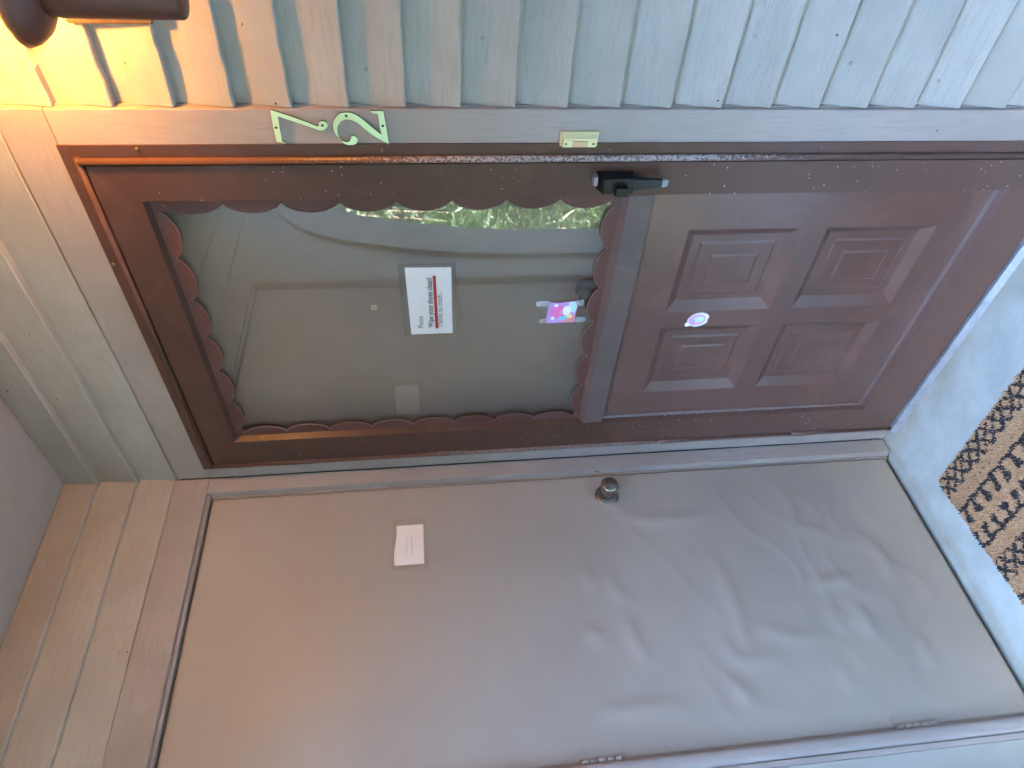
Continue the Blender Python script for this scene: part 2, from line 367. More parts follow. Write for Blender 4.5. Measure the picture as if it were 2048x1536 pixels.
def board_profile_A(mb, X0, X1, zb, e, fb=0.003, step=0.0175, th=0.012, wob=1.0):
    """one lapped siding board on the door wall (faces -y): butt edge proud, top edge thin, the edges a little ragged"""
    zt = zb + e + 0.012; ft = fb + step * (zt - zb) / e
    n = max(2, int((X1 - X0) / 0.022)); rows = []
    ph = random.random() * 10
    for i in range(n + 1):
        x = X0 + (X1 - X0) * i / n
        dz = wob * (0.0009 * math.sin(x * 9 + ph) + random.uniform(-0.0007, 0.0007)); dy = wob * random.uniform(-0.0005, 0.0005)
        rows.append([(x, fb + 0.002 + dy, zb + dz), (x, fb + dy, zb + 0.0025 + dz), (x, ft, zt), (x, ft + th * 0.4, zt), (x, fb + step + 0.002, zb + dz)])
    vs_ = [p for r in rows for p in r]; k = 5; fs = []
    for i in range(n):
        for j in range(k):
            a = i * k + j; b = i * k + (j + 1) % k; fs.append((a, b, b + k, a + k))
    fs.append(tuple(range(k))); fs.append(tuple(n * k + j for j in range(k))[::-1])
    return mb.add(vs_, fs)
wallA = thing('door_wall', 'wall of lapped grey boards with taupe casing around the brown storm door', 'wall', (1.5, 0.02, 0))
E_ = 0.0991
zs = [2.042 - E_ * k for k in range(21)]
for zb in zs:
    if zb < -0.05: continue
    obj('siding_board', board_profile_A(MB(), 1.079, 3.2, zb, E_, wob=2.2 if zb > 1.6 else 1.0), M['sideA'], wallA)
for zb, e in ((2.146, 0.1055), (2.2515, 0.1055), (2.357, 0.10)):
    mbx = board_profile_A(MB(), -0.03, 3.2, zb, e)
    mbx.v = [(x, y, min(z, CZ - 0.002)) for x, y, z in mbx.v]
    obj('siding_board', mbx, M['sideA'], wallA)
for k, (x, zz) in enumerate(((1.150, 1.905), (1.213, 1.704), (1.142, 1.512), (1.196, 1.310), (1.135, 1.115), (1.205, 0.822), (1.160, 0.620), (1.128, 0.425))):
    fz = [z for z in zs if z <= zz][0]; yy = 0.003 + 0.0175 * (zz - fz) / E_
    obj('nail_head', MB().lathe([(0.0036, 0.0), (0.0034, 0.0007), (0.0, 0.0010)], (x, yy, zz), (0, -1, 0.17), 12), M['sideA'], wallA)
obj('casing_board', MB().box(1.006, 1.077, 0.0, 0.034, 0.004, 2.0575), M['trimZ'], wallA, 0.0022)
obj('casing_board', MB().box(0.0015, 0.052, 0.0, 0.034, 0.004, 2.0575), M['trimZ'], wallA, 0.0022)
obj('head_casing', MB().box(0.0015, 1.077, 0.0005, 0.034, 2.0585, 2.1415), M['trimX'], wallA, 0.0022)
obj('skirt_board', MB().box(1.0795, 3.2, 0.006, 0.03, 0.003, 0.072), M['trimX'], wallA, 0.001)
obj('sheathing', MB().box(1.078, 3.32, 0.036, 0.10, 0, CZ).box(-0.1, 1.078, 0.036, 0.10, 2.062, CZ).box(-0.12, 0.04, 0.036, 0.30, 0, 2.062).box(1.02, 1.0779, 0.036, 0.30, 0, 2.062), M['backing'], wallA)
obj('caulk_bead', MB().box(1.0772, 1.0795, 0.012, 0.034, 0.0, 2.14), M['trimZ'], wallA)

# storage wall: faces +x
def board_profile_B(mb, Y0, Y1, zb, e, fb=-0.003, step=0.0125):
    t = MB(); board_profile_A(t, Y0, Y1, zb, e, -fb, step)
    return mb.add([(-y, x, z) for x, y, z in t.v], t.f)
wallB = thing('storage_wall', 'wall of lapped boards and taupe casing around the flat storage door', 'wall', (-0.06, -1.5, 0))
for zb, e in ((2.1500, 0.1055), (2.2555, 0.1055), (2.3610, 0.098)):
    t = board_profile_B(MB(), -2.6, 0.025, zb, e)
    t.v = [(x, y, min(z, CZ - 0.002)) for x, y, z in t.v]
    obj('siding_board', t, M['sideB'], wallB)
obj('casing_board', MB().box(-0.034, 0.0, -0.050, -0.0012, 0.004, 2.0555), M['trimZ'], wallB, 0.002)
obj('casing_board', MB().box(-0.034, 0.004, -0.862, -0.828, 0.0, 2.0555), M['trimZ'], wallB, 0.015, 5)
obj('casing_fillet', MB().box(-0.034, -0.003, -0.876, -0.8632, 0.0, 2.0555), M['trimZ'], wallB, 0.002)
obj('head_casing', MB().box(-0.034, 0.0005, -0.90, -0.0012, 2.0565, 2.1475), M['trimY'], wallB, 0.002)
obj('door_stop', MB().box(-0.055, -0.021, -0.056, -0.0505, 0.004, 2.050), M['trimZ'], wallB, 0.001)
obj('door_stop', MB().box(-0.055, -0.012, -0.8275, -0.050, 2.0475, 2.056), M['trimY'], wallB, 0.001)
obj('door_stop', MB().box(-0.055, -0.010, -0.8275, -0.8245, 0.0, 2.047), M['trimZ'], wallB, 0.001)
obj('sheathing', MB().box(-0.10, -0.07, -0.90, 0.036, 0, 2.0).box(-0.10, -0.036, -0.866, 0.036, 2.0, CZ), M['backing'], wallB)
# arch beside the storage door
AC, HW = -1.75, 0.63
half = [(0.0, 0.0), (0.0, 0.55), (0.003, 0.95), (0.020, 1.2), (0.062, 1.45), (0.135, 1.70), (0.25, 1.87), (0.42, 1.985), (0.63, 2.02)]
hs = smooth_poly(half, 6)
arch_in = [(AC + HW - a, z) for a, z in hs] + [(AC - HW + a, z) for a, z in hs[::-1][1:]]
outer_half = [(-0.165, 0.0), (-0.165, 0.55), (-0.163, 0.97), (-0.145, 1.26), (-0.098, 1.54), (-0.01, 1.82), (0.13, 1.99), (0.35, 2.075), (0.63, 2.10)]
ho = smooth_poly(outer_half, 6)
ring = [(AC + HW - a, z) for a, z in ho] + [(AC - HW + a, z) for a, z in ho[::-1][1:]]
def strip_solid(a, b, x0, x1):
    m_ = MB(); n = len(a)
    vs_ = [(x0, *p) for p in a] + [(x0, *p) for p in b] + [(x1, *p) for p in a] + [(x1, *p) for p in b]; fs = []
    for i in range(n - 1):
        fs += [(i, i + 1, n + i + 1, n + i), (2 * n + i, 3 * n + i, 3 * n + i + 1, 2 * n + i + 1), (i, 2 * n + i, 2 * n + i + 1, i + 1), (n + i, n + i + 1, 3 * n + i + 1, 3 * n + i)]
    fs += [(0, n, 3 * n, 2 * n), (n - 1, 3 * n - 1, 4 * n - 1, 2 * n - 1)]
    return m_.add(vs_, fs)
obj('arch_trim', strip_solid(arch_in, ring, -0.135, 0.014), M['arch'], wallB)
nh = len(ho)
for pts, ye in ((ring[:nh], -0.8768), (ring[nh - 1:][::-1], -2.6)):
    lp_ = list(pts) + [(AC, 2.1485), (ye, 2.1485), (ye, 0.0)]
    obj('arch_panel', MB().loft([(-0.12, y, z) for y, z in lp_], [(-0.0085, y, z) for y, z in lp_]), M['arch'], wallB)
obj('sheathing', MB().box(-0.12, -0.036, -2.6, -0.867, 2.149, CZ), M['backing'], wallB)

# a post carries the open corner of the porch roof
post = thing('porch_post', 'square taupe post under the open corner of the porch roof', 'post', (3.05, -1.17, 0))
obj('shaft', MB().box(3.00, 3.10, -1.22, -1.12, 0.15, CZ - 0.002), M['trimZ'], post, 0.004)
obj('base', MB().box(2.98, 3.12, -1.24, -1.10, 0.0, 0.149), M['trimZ'], post, 0.004)
house = thing('house', 'body of the house behind the porch walls, raised out of view to shade the yard', 'house', (1, 2, 0))
obj('wall', MB().box(-1.5, 7.2, 0.31, 6.0, -0.12, CZ + 0.12).box(-1.5, -0.13, -0.85, 0.309, -0.12, CZ + 0.12).box(-1.5, 7.2, -0.1, 6.0, CZ + 0.21, 10.5), M['arch'], house)  # unseen upper block made tall to put the yard trees in shade

# ------------------------------------------------------------------ storm door
sd_ = thing('storm_door', 'brown aluminium storm door with scalloped glass and four-panel kick plate', 'storm door', (0.53, 0, 0.0))
def poly(pts, y): return [(x, y, z) for x, z in pts]
# outer frame (z-bars) screwed to the casing
obj('frame_head', MB().box(0.046, 1.012, -0.0035, 0.0015, 2.040, 2.0605).box(0.052, 0.99, 0.002, 0.03, 2.031, 2.04), M['brown_plain'], sd_, 0.001)
obj('frame_jamb', MB().box(0.988, 1.012, -0.0035, -0.0005, 0.012, 2.0395).box(0.974, 0.996, 0.011, 0.034, 0.012, 2.039), M['brown_plain'], sd_, 0.0008)
obj('frame_jamb', MB().box(0.046, 0.060, -0.0035, -0.0005, 0.012, 2.0395).box(0.052, 0.066, 0.011, 0.034, 0.012, 2.039), M['brown_plain'], sd_, 0.0008)
obj('frame_rib', MB().rod((0.9822, -0.0065, 0.014), (0.9822, -0.0065, 2.034), 0.0068), M['brown_rib'], sd_)
obj('frame_rib', MB().rod((0.066, -0.0055, 2.0345), (0.990, -0.0055, 2.0345), 0.0055), M['brown_plain'], sd_)
IX0, IX1, IZ0, IZM0, IZM1, IZ1 = 0.163, 0.899, 0.140, 0.947, 1.000, 1.951
OX0, OX1, OZ0, OZ1 = 0.068, 0.9725, 0.020, 2.026
g = 0.0004; YF, YB, SL = -0.0065, 0.011, 0.006
def member(name, front, back): return obj(name, MB().loft(poly(front, YF), poly(back, YB)), M['brown'] if 'stile' in name else M['brown_plain'], sd_, 0.0007)
member('top_rail', [(OX0 + g, OZ1), (OX1 - g, OZ1), (IX1 - g, IZ1), (IX0 + g, IZ1)], [(OX0 + g, OZ1), (OX1 - g, OZ1), (IX1 - SL - g, IZ1 - SL), (IX0 + SL + g, IZ1 - SL)])
member('bottom_rail', [(OX0 + g, OZ0), (IX0 + g, IZ0), (IX1 - g, IZ0), (OX1 - g, OZ0)], [(OX0 + g, OZ0), (IX0 + SL + g, IZ0 + 2 * SL), (IX1 - SL - g, IZ0 + 2 * SL), (OX1 - g, OZ0)])
member('hinge_stile', [(OX0, OZ0 + g), (OX0, OZ1 - g), (IX0, IZ1 + g), (IX0, IZ0 - g)], [(OX0, OZ0 + g), (OX0, OZ1 - g), (IX0 + SL, IZ1 - SL + g), (IX0 + SL, IZ0 + 2 * SL - g)])
member('latch_stile', [(OX1, OZ0 + g), (IX1, IZ0 - g), (IX1, IZ1 + g), (OX1, OZ1 - g)], [(OX1, OZ0 + g), (IX1 - SL, IZ0 + 2 * SL - g), (IX1 - SL, IZ1 - SL + g), (OX1, OZ1 - g)])
a = [(IX0 + .001, IZM0), (IX1 - .001, IZM0), (IX1 - .001, IZM1), (IX0 + .001, IZM1)]; b = [(IX0 + .001, IZM0), (IX1 - .001, IZM0), (IX1 - .001, IZM1 + 0.013), (IX0 + .001, IZM1 + 0.013)]
obj('middle_rail', MB().loft(poly(a, YF + 0.0008), poly(b, YB + 0.0008)), M['brown_chalk'], sd_, 0.0007)
def bead(p, q): return obj('panel_bead', MB().loft(p, q), M['bead'], sd_, 0.0006)
bead([(IX0 + .006, 0.0045, IZ0 + .0125), (IX1 - .006, 0.0045, IZ0 + .0125), (IX1 - .006, 0.0068, IZ0 + .0125), (IX0 + .006, 0.0068, IZ0 + .0125)],
     [(IX0 + .006, 0.0062, IZ0 + .0245), (IX1 - .006, 0.0062, IZ0 + .0245), (IX1 - .006, 0.0082, IZ0 + .0245), (IX0 + .006, 0.0082, IZ0 + .0245)])
bead([(IX0 + .0062, 0.0045, IZ0 + .026), (IX0 + .0062, 0.0082, IZ0 + .026), (IX0 + .0062, 0.0082, IZM0 - .001), (IX0 + .0062, 0.0045, IZM0 - .001)],
     [(IX0 + .0150, 0.0062, IZ0 + .026), (IX0 + .0150, 0.0082, IZ0 + .026), (IX0 + .0150, 0.0082, IZM0 - .001), (IX0 + .0150, 0.0062, IZM0 - .001)])
# continuous hinge
hb = obj('hinge_barrel', MB().rod((0.0625, -0.0075, 0.014), (0.0625, -0.0075, 2.028), 0.0058), M['brown_hinge'], sd_)
for z0, z1 in ((1.761, 1.86), (1.342, 1.44), (0.66, 0.76), (0.24, 0.342)):
    obj('hinge_knuckle', MB().rod((0.0625, -0.0075, z0), (0.0625, -0.0075, z1), 0.0072).box(0.0635, 0.0725, -0.0085, -0.0068, z0, z1), M['brown_hinge'], hb)
# kick panel with four pressed panels
kx0, kx1, kz0, kz1 = IX0 - 0.002, IX1 + 0.002, IZ0 - 0.004, IZM0 + 0.004
px = [(0.268, 0.508), (0.560, 0.800)]; pz = [(0.250, 0.520), (0.576, 0.846)]
xsn = [kx0, px[0][0], px[0][1], px[1][0], px[1][1], kx1]; zsn = [kz0, pz[0][0], pz[0][1], pz[1][0], pz[1][1], kz1]
km = MB(); YK = 0.0085
for i in range(5):
    for j in range(5):
        if i in (1, 3) and j in (1, 3): continue
        km.add(poly([(xsn[i], zsn[j]), (xsn[i + 1], zsn[j]), (xsn[i + 1], zsn[j + 1]), (xsn[i], zsn[j + 1])], YK), [(0, 1, 2, 3)])
kick = obj('kick_panel', km, M['brown_kick'], sd_)
em = MB(); cx_, cz_ = 0.120, 0.135
prof = [(0.0, 0.0), (0.002, 0.0006), (0.023, 0.0165), (0.0255, 0.0172), (0.043, 0.0170), (0.0442, 0.0166), (0.0480, 0.0134), (0.0492, 0.0131), (0.076, 0.0131), (0.0772, 0.0127), (0.081, 0.0098), (0.0822, 0.0095)]
rings = []
for ins, d in prof: rings.append([(-cx_ + ins, d, -cz_ + ins), (cx_ - ins, d, -cz_ + ins), (cx_ - ins, d, cz_ - ins), (-cx_ + ins, d, cz_ - ins)])
vv = [p for r_ in rings for p in r_]; ff = []
for i in range(len(rings) - 1):
    for k in range(4): ff.append((i * 4 + k, i * 4 + (k + 1) % 4, i * 4 + 4 + (k + 1) % 4, i * 4 + 4 + k))
ff.append(tuple((len(rings) - 1) * 4 + k for k in range(4))); em.add(vv, ff)
first = None
for zx in (1, 0):
    for xx in (0, 1):
        if first is None: o = first = obj('embossed_panel', em, M['brown_kick'])
        else: o = first.copy(); COL.objects.link(o)
        o.location = ((px[xx][0] + px[xx][1]) / 2, YK, (pz[zx][0] + pz[zx][1]) / 2); o.parent = kick; o.matrix_parent_inverse = kick.matrix_world.inverted()
# glass and scalloped trim
obj('glass_pane', MB().box(IX0 - 0.005, IX1 + 0.005, 0.0165, 0.0200, IZM1 - 0.005, IZ1 + 0.004), M['pane'], sd_)
def lobes(a0, a1, n, base, peak):
    out = []
    for i in range(n):
        for k in range(12):
            t = k / 12; u = a0 + (a1 - a0) * (i + t) / n
            out.append((u, base + (peak - base) * (math.sin(math.pi * t) ** 0.62)))
    out.append((a1, base)); return out
def scallop(name, pts_in, pts_out):
    n = len(pts_in); mb = MB()
    y0, y1 = 0.0105, 0.0135
    vs_ = [(x, y0, z) for x, z in pts_out] + [(x, y0, z) for x, z in pts_in] + [(x, y1, z) for x, z in pts_out] + [(x, y1, z) for x, z in pts_in]; fs = []
    for i in range(n - 1):
        fs += [(i, i + 1, n + i + 1, n + i), (n + i, n + i + 1, 3 * n + i + 1, 3 * n + i), (2 * n + i, 3 * n + i, 3 * n + i + 1, 2 * n + i + 1)]
    o = obj(name, mb.add(vs_, fs), M['brown_red'], sd_)
    eg = MB()                                   # rolled edge along the scallops
    for i in range(n - 1):
        eg.rod((pts_in[i][0], y0 - 0.0004, pts_in[i][1]), (pts_in[i + 1][0], y0 - 0.0004, pts_in[i + 1][1]), 0.0011, 5)
    obj('rolled_edge', eg, M['roll'], o)
    return o
BS, PK = 0.017, 0.040
s0, s1 = IZM1 + 0.030, IZ1 - 0.026
L = lobes(s0, s1, 8, BS, PK); scallop('scallop_trim', [(IX1 - w, z) for z, w in L], [(IX1 + 0.003, z) for z, w in L])
scallop('scallop_trim', [(IX0 + w, z) for z, w in L], [(IX0 - 0.003, z) for z, w in L])
L = lobes(IX0 + 0.034, IX1 - 0.034, 6, BS, PK)
o1 = scallop('scallop_trim', [(x, IZ1 - w) for x, w in L], [(x, IZ1 + 0.003) for x, w in L]); o2 = scallop('scallop_trim', [(x, IZM1 + 0.004 + w) for x, w in L], [(x, IZM1) for x, w in L])
for cx2, cz2 in ((IX0, IZ1), (IX1, IZ1), (IX0, IZM1), (IX1, IZM1)):
    sx_ = 1 if cx2 < 0.5 else -1; sz_ = -1 if cz2 > 1.5 else 1
    obj('scallop_corner', MB().box(min(cx2 - sx_ * .003, cx2 + sx_ * .0345), max(cx2 - sx_ * .003, cx2 + sx_ * .0345), 0.0108, 0.0138, min(cz2 - sz_ * 0.001, cz2 + sz_ * .0305), max(cz2 - sz_ * .001, cz2 + sz_ * .0305)), M['brown_red'], sd_)
# screws along the frame
for x, z in ((1.0045, 1.927), (1.001, 1.494), (1.000, 1.061), (1.002, 0.624), (1.001, 0.184), (0.753, 2.0535)):
    obj('frame_screw', MB().lathe([(0.0042, -0.0005), (0.0040, 0.0012), (0.0026, 0.0026), (0.0, 0.0031)], (x, -0.0035, z), (0, -1, 0), 14), M['screw'], sd_)
# latch handle: block with push button, lever hanging down
hd = obj('handle', MB().loft([(0.916, -0.0066, 1.078), (0.956, -0.0066, 1.080), (0.956, -0.0066, 1.004), (0.916, -0.0066, 1.004)],
                             [(0.920, -0.038, 1.068), (0.954, -0.038, 1.070), (0.954, -0.038, 1.006), (0.920, -0.038, 1.006)]), M['black'], sd_, 0.003)
obj('lever', MB().loft([(0.925, -0.021, 1.010), (0.949, -0.017, 1.010), (0.949, -0.034, 1.010), (0.925, -0.034, 1.010)],
                       [(0.934, -0.029, 0.950), (0.951, -0.029, 0.950), (0.951, -0.037, 0.950), (0.934, -0.037, 0.950)]), M['black_worn'], hd, 0.0018)
obj('lever_tip', MB().loft([(0.934, -0.029, 0.9498), (0.951, -0.029, 0.9498), (0.951, -0.037, 0.9498), (0.934, -0.037, 0.9498)],
                           [(0.936, -0.030, 0.938), (0.950, -0.030, 0.938), (0.950, -0.037, 0.938), (0.936, -0.037, 0.938)]), M['chip'], hd, 0.001)
obj('push_button', MB().box(0.922, 0.941, -0.052, -0.0382, 1.020, 1.046), M['black'], hd, 0.003)
obj('key_cylinder', MB().box(0.934, 0.955, -0.030, -0.010, 1.0795, 1.087), M['chip'], hd, 0.002)
obj('threshold', MB().loft([(0.052, -0.022, 0.0), (1.0, -0.022, 0.0), (1.0, 0.034, 0.0), (0.052, 0.034, 0.0)], [(0.052, -0.010, 0.012), (1.0, -0.010, 0.012), (1.0, 0.034, 0.014), (0.052, 0.034, 0.014)]), M['alu'], sd_, 0.001)

# ------------------------------------------------------------------ inner door behind the glass
ind = thing('inner_door', 'plain taupe front door with peephole seen behind the storm door glass', 'door', (0.53, 0.11, 0))
obj('leaf', MB().box(0.085, 0.985, 0.092, 0.136, 0.014, 2.045), M['inner'], ind, 0.002)
obj('jamb', MB().box(0.0445, 0.084, 0.0345, 0.15, 0.0, 2.06), M['brown_plain'], ind); obj('jamb', MB().box(0.986, 1.018, 0.0345, 0.15, 0.0, 2.06), M['brown_plain'], ind)
obj('jamb', MB().box(0.0841, 0.9859, 0.0365, 0.15, 2.046, 2.061), M['brown_plain'], ind)
ph = obj('peephole', MB().lathe([(0.008, 0), (0.0078, 0.003), (0.0055, 0.004), (0.005, 0.0025)], (0.536, 0.0918, 1.553), (0, -1, 0), 20), M['brass'], ind)
obj('lens', MB().lathe([(0.005, 0.0), (0.003, 0.0022), (0.0, 0.003)], (0.536, 0.0918, 1.553), (0, -1, 0), 16), M['knob_dark'], ph)
obj('knob', MB().lathe([(0.030, 0), (0.029, 0.005), (0.013, 0.009), (0.012, 0.022), (0.026, 0.032), (0.029, 0.042), (0.024, 0.050), (0.0, 0.053)], (0.577, 0.0918, 1.030), (0, -1, 0), 24), M['knob_dark'], ind)

# ------------------------------------------------------------------ storage door with its buckled skin
WR = [[(-0.172, 0.908), (-0.209, 0.872), (-0.223, 0.811), (-0.222, 0.702), (-0.206, 0.654)], [(-0.343, 0.684), (-0.433, 0.664), (-0.546, 0.663), (-0.607, 0.669)], [(-0.368, 0.974), (-0.428, 0.964), (-0.459, 0.931)], [(-0.354, 1.044), (-0.419, 1.021)], [(-0.504, 0.954), (-0.566, 0.946), (-0.612, 0.923)], [(-0.522, 1.06), (-0.555, 1.022)], [(-0.55, 0.624), (-0.592, 0.532), (-0.583, 0.473)], [(-0.579, 0.721), (-0.633, 0.694), (-0.629, 0.616)], [(-0.672, 0.733), (-0.73, 0.702)], [(-0.695, 1.062), (-0.719, 1.029), (-0.717, 0.939), (-0.728, 0.864)], [(-0.098, 0.44), (-0.192, 0.393), (-0.271, 0.399), (-0.298, 0.344), (-0.342, 0.288)], [(-0.312, 0.237), (-0.371, 0.199), (-0.452, 0.198)], [(-0.454, 0.432), (-0.443, 0.309)], [(-0.512, 0.417), (-0.586, 0.401)], [(-0.524, 0.332), (-0.6, 0.327)], [(-0.611, 0.207), (-0.699, 0.217)], [(-0.655, 0.456), (-0.735, 0.44)]]
WR = [smooth_poly(w, 5) for w in WR]
def seg_d(p, a, b):
    ax_, ay = a; bx, by = b; dx, dy = bx - ax_, by - ay; t = max(0, min(1, ((p[0] - ax_) * dx + (p[1] - ay) * dy) / (dx * dx + dy * dy + 1e-12)))
    return math.hypot(p[0] - ax_ - t * dx, p[1] - ay - t * dy), t
WB = [(min(p[0] for p in w) - .07, max(p[0] for p in w) + .07, min(p[1] for p in w) - .07, max(p[1] for p in w) + .07) for w in WR]
def buckle(y, z):
    h = 0.0
    for wi, w in enumerate(WR):
        bb = WB[wi]
        if not (bb[0] < y < bb[1] and bb[2] < z < bb[3]): continue
        n = len(w) - 1; best = (9, 0)
        for i in range(n):
            d, t = seg_d((y, z), w[i], w[i + 1])
            if d < best[0]: best = (d, (i + t) / n)
        d, t = best
        amp = 0.0050 * max(0.12, math.sin(math.pi * (0.08 + 0.84 * t))) * (0.75 + 0.5 * ((wi * 37 % 10) / 10))
        h += amp * math.exp(-(d / 0.0205) ** 2)
    low = max(0.0, min(1.0, (1.25 - z) / 0.5)) * max(0, min(1, (-0.07 - y) / 0.1)) * max(0, min(1, (y + 0.82) / 0.06))
    a1 = -0.93 * y - 0.37 * z; a2 = 0.37 * y - 0.93 * z
    w1 = mnoise.noise(Vector((y * 5, z * 5, 3.1))); r1 = 1 - abs(mnoise.noise(Vector((a1 * 3.2 + w1 * .5, a2 * 9.5 + w1 * .9, 0.7)))) * 2.2
    h += 0.0017 * low * max(0.0, r1) ** 2 + 0.0018 * low * mnoise.noise(Vector((a1 * 2.2, a2 * 5, 9.0)))
    return min(h, 0.016)
Y0, Y1, Z0, Z1, XF = -0.822, -0.0585, 0.019, 2.0425, -0.0215
ny, nz = 96, 256; dm = MB(); vs_ = []; fs = []
for j in range(nz + 1):
    for i in range(ny + 1):
        y = Y0 + (Y1 - Y0) * i / ny; z = Z0 + (Z1 - Z0) * j / nz
        edge = min(1, (y - Y0) / 0.012, (Y1 - y) / 0.012, (z - Z0) / 0.02, (Z1 - z) / 0.02)
        vs_.append((XF + buckle(y, z) * max(0, edge), y, z))
for j in range(nz):
    for i in range(ny):
        k = j * (ny + 1) + i; fs.append((k, k + 1, k + ny + 2, k + ny + 1))
dm.add(vs_, fs, 0, True)
# the edges of the leaf
def edge_idx(): 
    b_ = [i for i in range(ny + 1)]; r_ = [j * (ny + 1) + ny for j in range(1, nz + 1)]; t_ = [nz * (ny + 1) + i for i in range(ny - 1, -1, -1)]; l_ = [j * (ny + 1) for j in range(nz - 1, 0, -1)]
    return b_ + r_ + t_ + l_
ei = edge_idx(); base = len(dm.v)
dm.v += [(-0.060, dm.v[i][1], dm.v[i][2]) for i in ei]
for k in range(len(ei)):
    k2 = (k + 1) % len(ei); dm.f.append([ei[k], ei[k2], base + k2, base + k]); dm.mi.append(0); dm.sm.append(False)
st = thing('flush_door', 'flat taupe storage door with buckled lower skin and round knob', 'door', (-0.03, -0.44, 0))
obj('leaf', dm, M['door'], st)
kn = obj('knob', MB().lathe([(0.0, 0.062), (0.006, 0.0618), (0.007, 0.0605), (0.009, 0.0605), (0.010, 0.0615), (0.0215, 0.0620), (0.0242, 0.0600), (0.0250, 0.057), (0.0246, 0.040), (0.0225, 0.029), (0.0165, 0.021), (0.0150, 0.014), (0.0190, 0.008)][::-1], (XF, -0.1315, 0.929), (1, 0, 0), 40), M['nickel'], st)
obj('knob_face', MB().lathe([(0.0215, 0.0), (0.0205, 0.0010), (0.0135, 0.0006), (0.0125, 0.0012), (0.0080, 0.0010), (0.0070, 0.0018), (0.0, 0.0020)], (XF + 0.0619, -0.1315, 0.929), (1, 0, 0), 36), M['nickel_dark'], kn)
obj('rosette', MB().lathe([(0.0345, 0.0), (0.0345, 0.003), (0.0325, 0.0055), (0.024, 0.0075), (0.016, 0.0085), (0.0, 0.0085)], (XF, -0.1315, 0.929), (1, 0, 0), 40), M['nickel_dark'], kn)
for z0, z1 in ((1.038, 1.133), (0.282, 0.384)):
    hg = MB()
    for k in range(5):
        a0 = z0 + (z1 - z0) * k / 5 + 0.0006; a1 = z0 + (z1 - z0) * (k + 1) / 5 - 0.0006
        hg.rod((-0.0135, -0.8215, a0), (-0.0135, -0.8215, a1), 0.0058, 14)
    h_ = obj('hinge', hg, M['door'], st)
    obj('hinge_leaf', MB().box(-0.0215, -0.0195, -0.821, -0.797, z0, z1), M['door'], h_, 0.0006)
obj('strike_plate', MB().box(-0.0345, -0.0205, -0.0572, -0.0562, 0.885, 0.965).lathe([(0.006, 0), (0.006, 0.0012)], (-0.010, -0.0508, 0.945), (0, -1, 0), 12), M['rust'], st)

# ------------------------------------------------------------------ house numbers
SEVEN = [(1.079, 1.682), (1.065, 1.644), (1.048, 1.605), (1.05, 1.603), (1.055, 1.602), (1.058, 1.598), (1.058, 1.594), (1.055, 1.589), (1.049, 1.588), (1.044, 1.592), (1.041, 1.597), (1.041, 1.605), (1.044, 1.611), (1.057, 1.645), (1.067, 1.671), (1.046, 1.672), (1.02, 1.672), (1.017, 1.667), (1.015, 1.668), (1.019, 1.682), (1.044, 1.683)]
TWO = [(1.077, 1.51), (1.077, 1.487), (1.013, 1.481), (1.027, 1.504), (1.04, 1.52), (1.055, 1.535), (1.06, 1.546), (1.061, 1.555), (1.057, 1.564), (1.049, 1.57), (1.04, 1.572), (1.029, 1.571), (1.021, 1.566), (1.018, 1.558), (1.02, 1.553), (1.024, 1.55), (1.029, 1.548), (1.03, 1.543), (1.025, 1.538), (1.02, 1.538), (1.014, 1.542), (1.012, 1.551), (1.014, 1.561), (1.024, 1.57), (1.037, 1.577), (1.05, 1.578), (1.06, 1.575), (1.069, 1.568), (1.073, 1.561), (1.074, 1.552), (1.073, 1.542), (1.066, 1.53), (1.055, 1.518), (1.042, 1.505), (1.032, 1.494), (1.051, 1.496), (1.071, 1.497), (1.073, 1.507)]
def numeral(pts, label, screws, mid, sharp):
    t = thing('house_number', label, 'house number', (mid[0], 0, mid[1]), 'house numbers on the casing')
    out = []; n = len(pts)
    for i in range(n):           # round the curves, keep the corners
        p0, p1, p2, p3 = (Vector(pts[(i + k) % n]) for k in (-1, 0, 1, 2))
        out.append(tuple(p1))
        if i not in sharp and (i + 1) % n not in sharp and (p2 - p1).length > 0.004:
            for tt in (0.33, 0.66):
                q = 0.5 * ((2 * p1) + (p2 - p0) * tt + (2 * p0 - 5 * p1 + 4 * p2 - p3) * tt * tt + (3 * p1 - p0 - 3 * p2 + p3) * tt ** 3); out.append(tuple(q))
    obj('numeral', MB().loft(poly(out, -0.0065), poly(out, -0.0030), 0, 1), [M['brass_paint'], M['brass_edge']], t)
    for x, z in screws:
        obj('screw', MB().lathe([(0.0024, 0), (0.0022, 0.0008), (0.0, 0.0010)], (x, -0.0065, z), (0, -1, 0), 12), M['brass_edge'], t)
numeral(SEVEN, 'pale brass numeral seven, upper of the two house numbers on the casing', [(1.046, 1.678), (1.050, 1.597)], (1.045, 1.63), {0, 1, 2, 13, 14, 15, 16, 17, 18, 19, 20})
numeral(TWO, 'pale brass numeral two, lower of the two house numbers on the casing', [(1.068, 1.553), (1.049, 1.49)], (1.045, 1.53), {0, 1, 2, 34, 35, 36, 37})

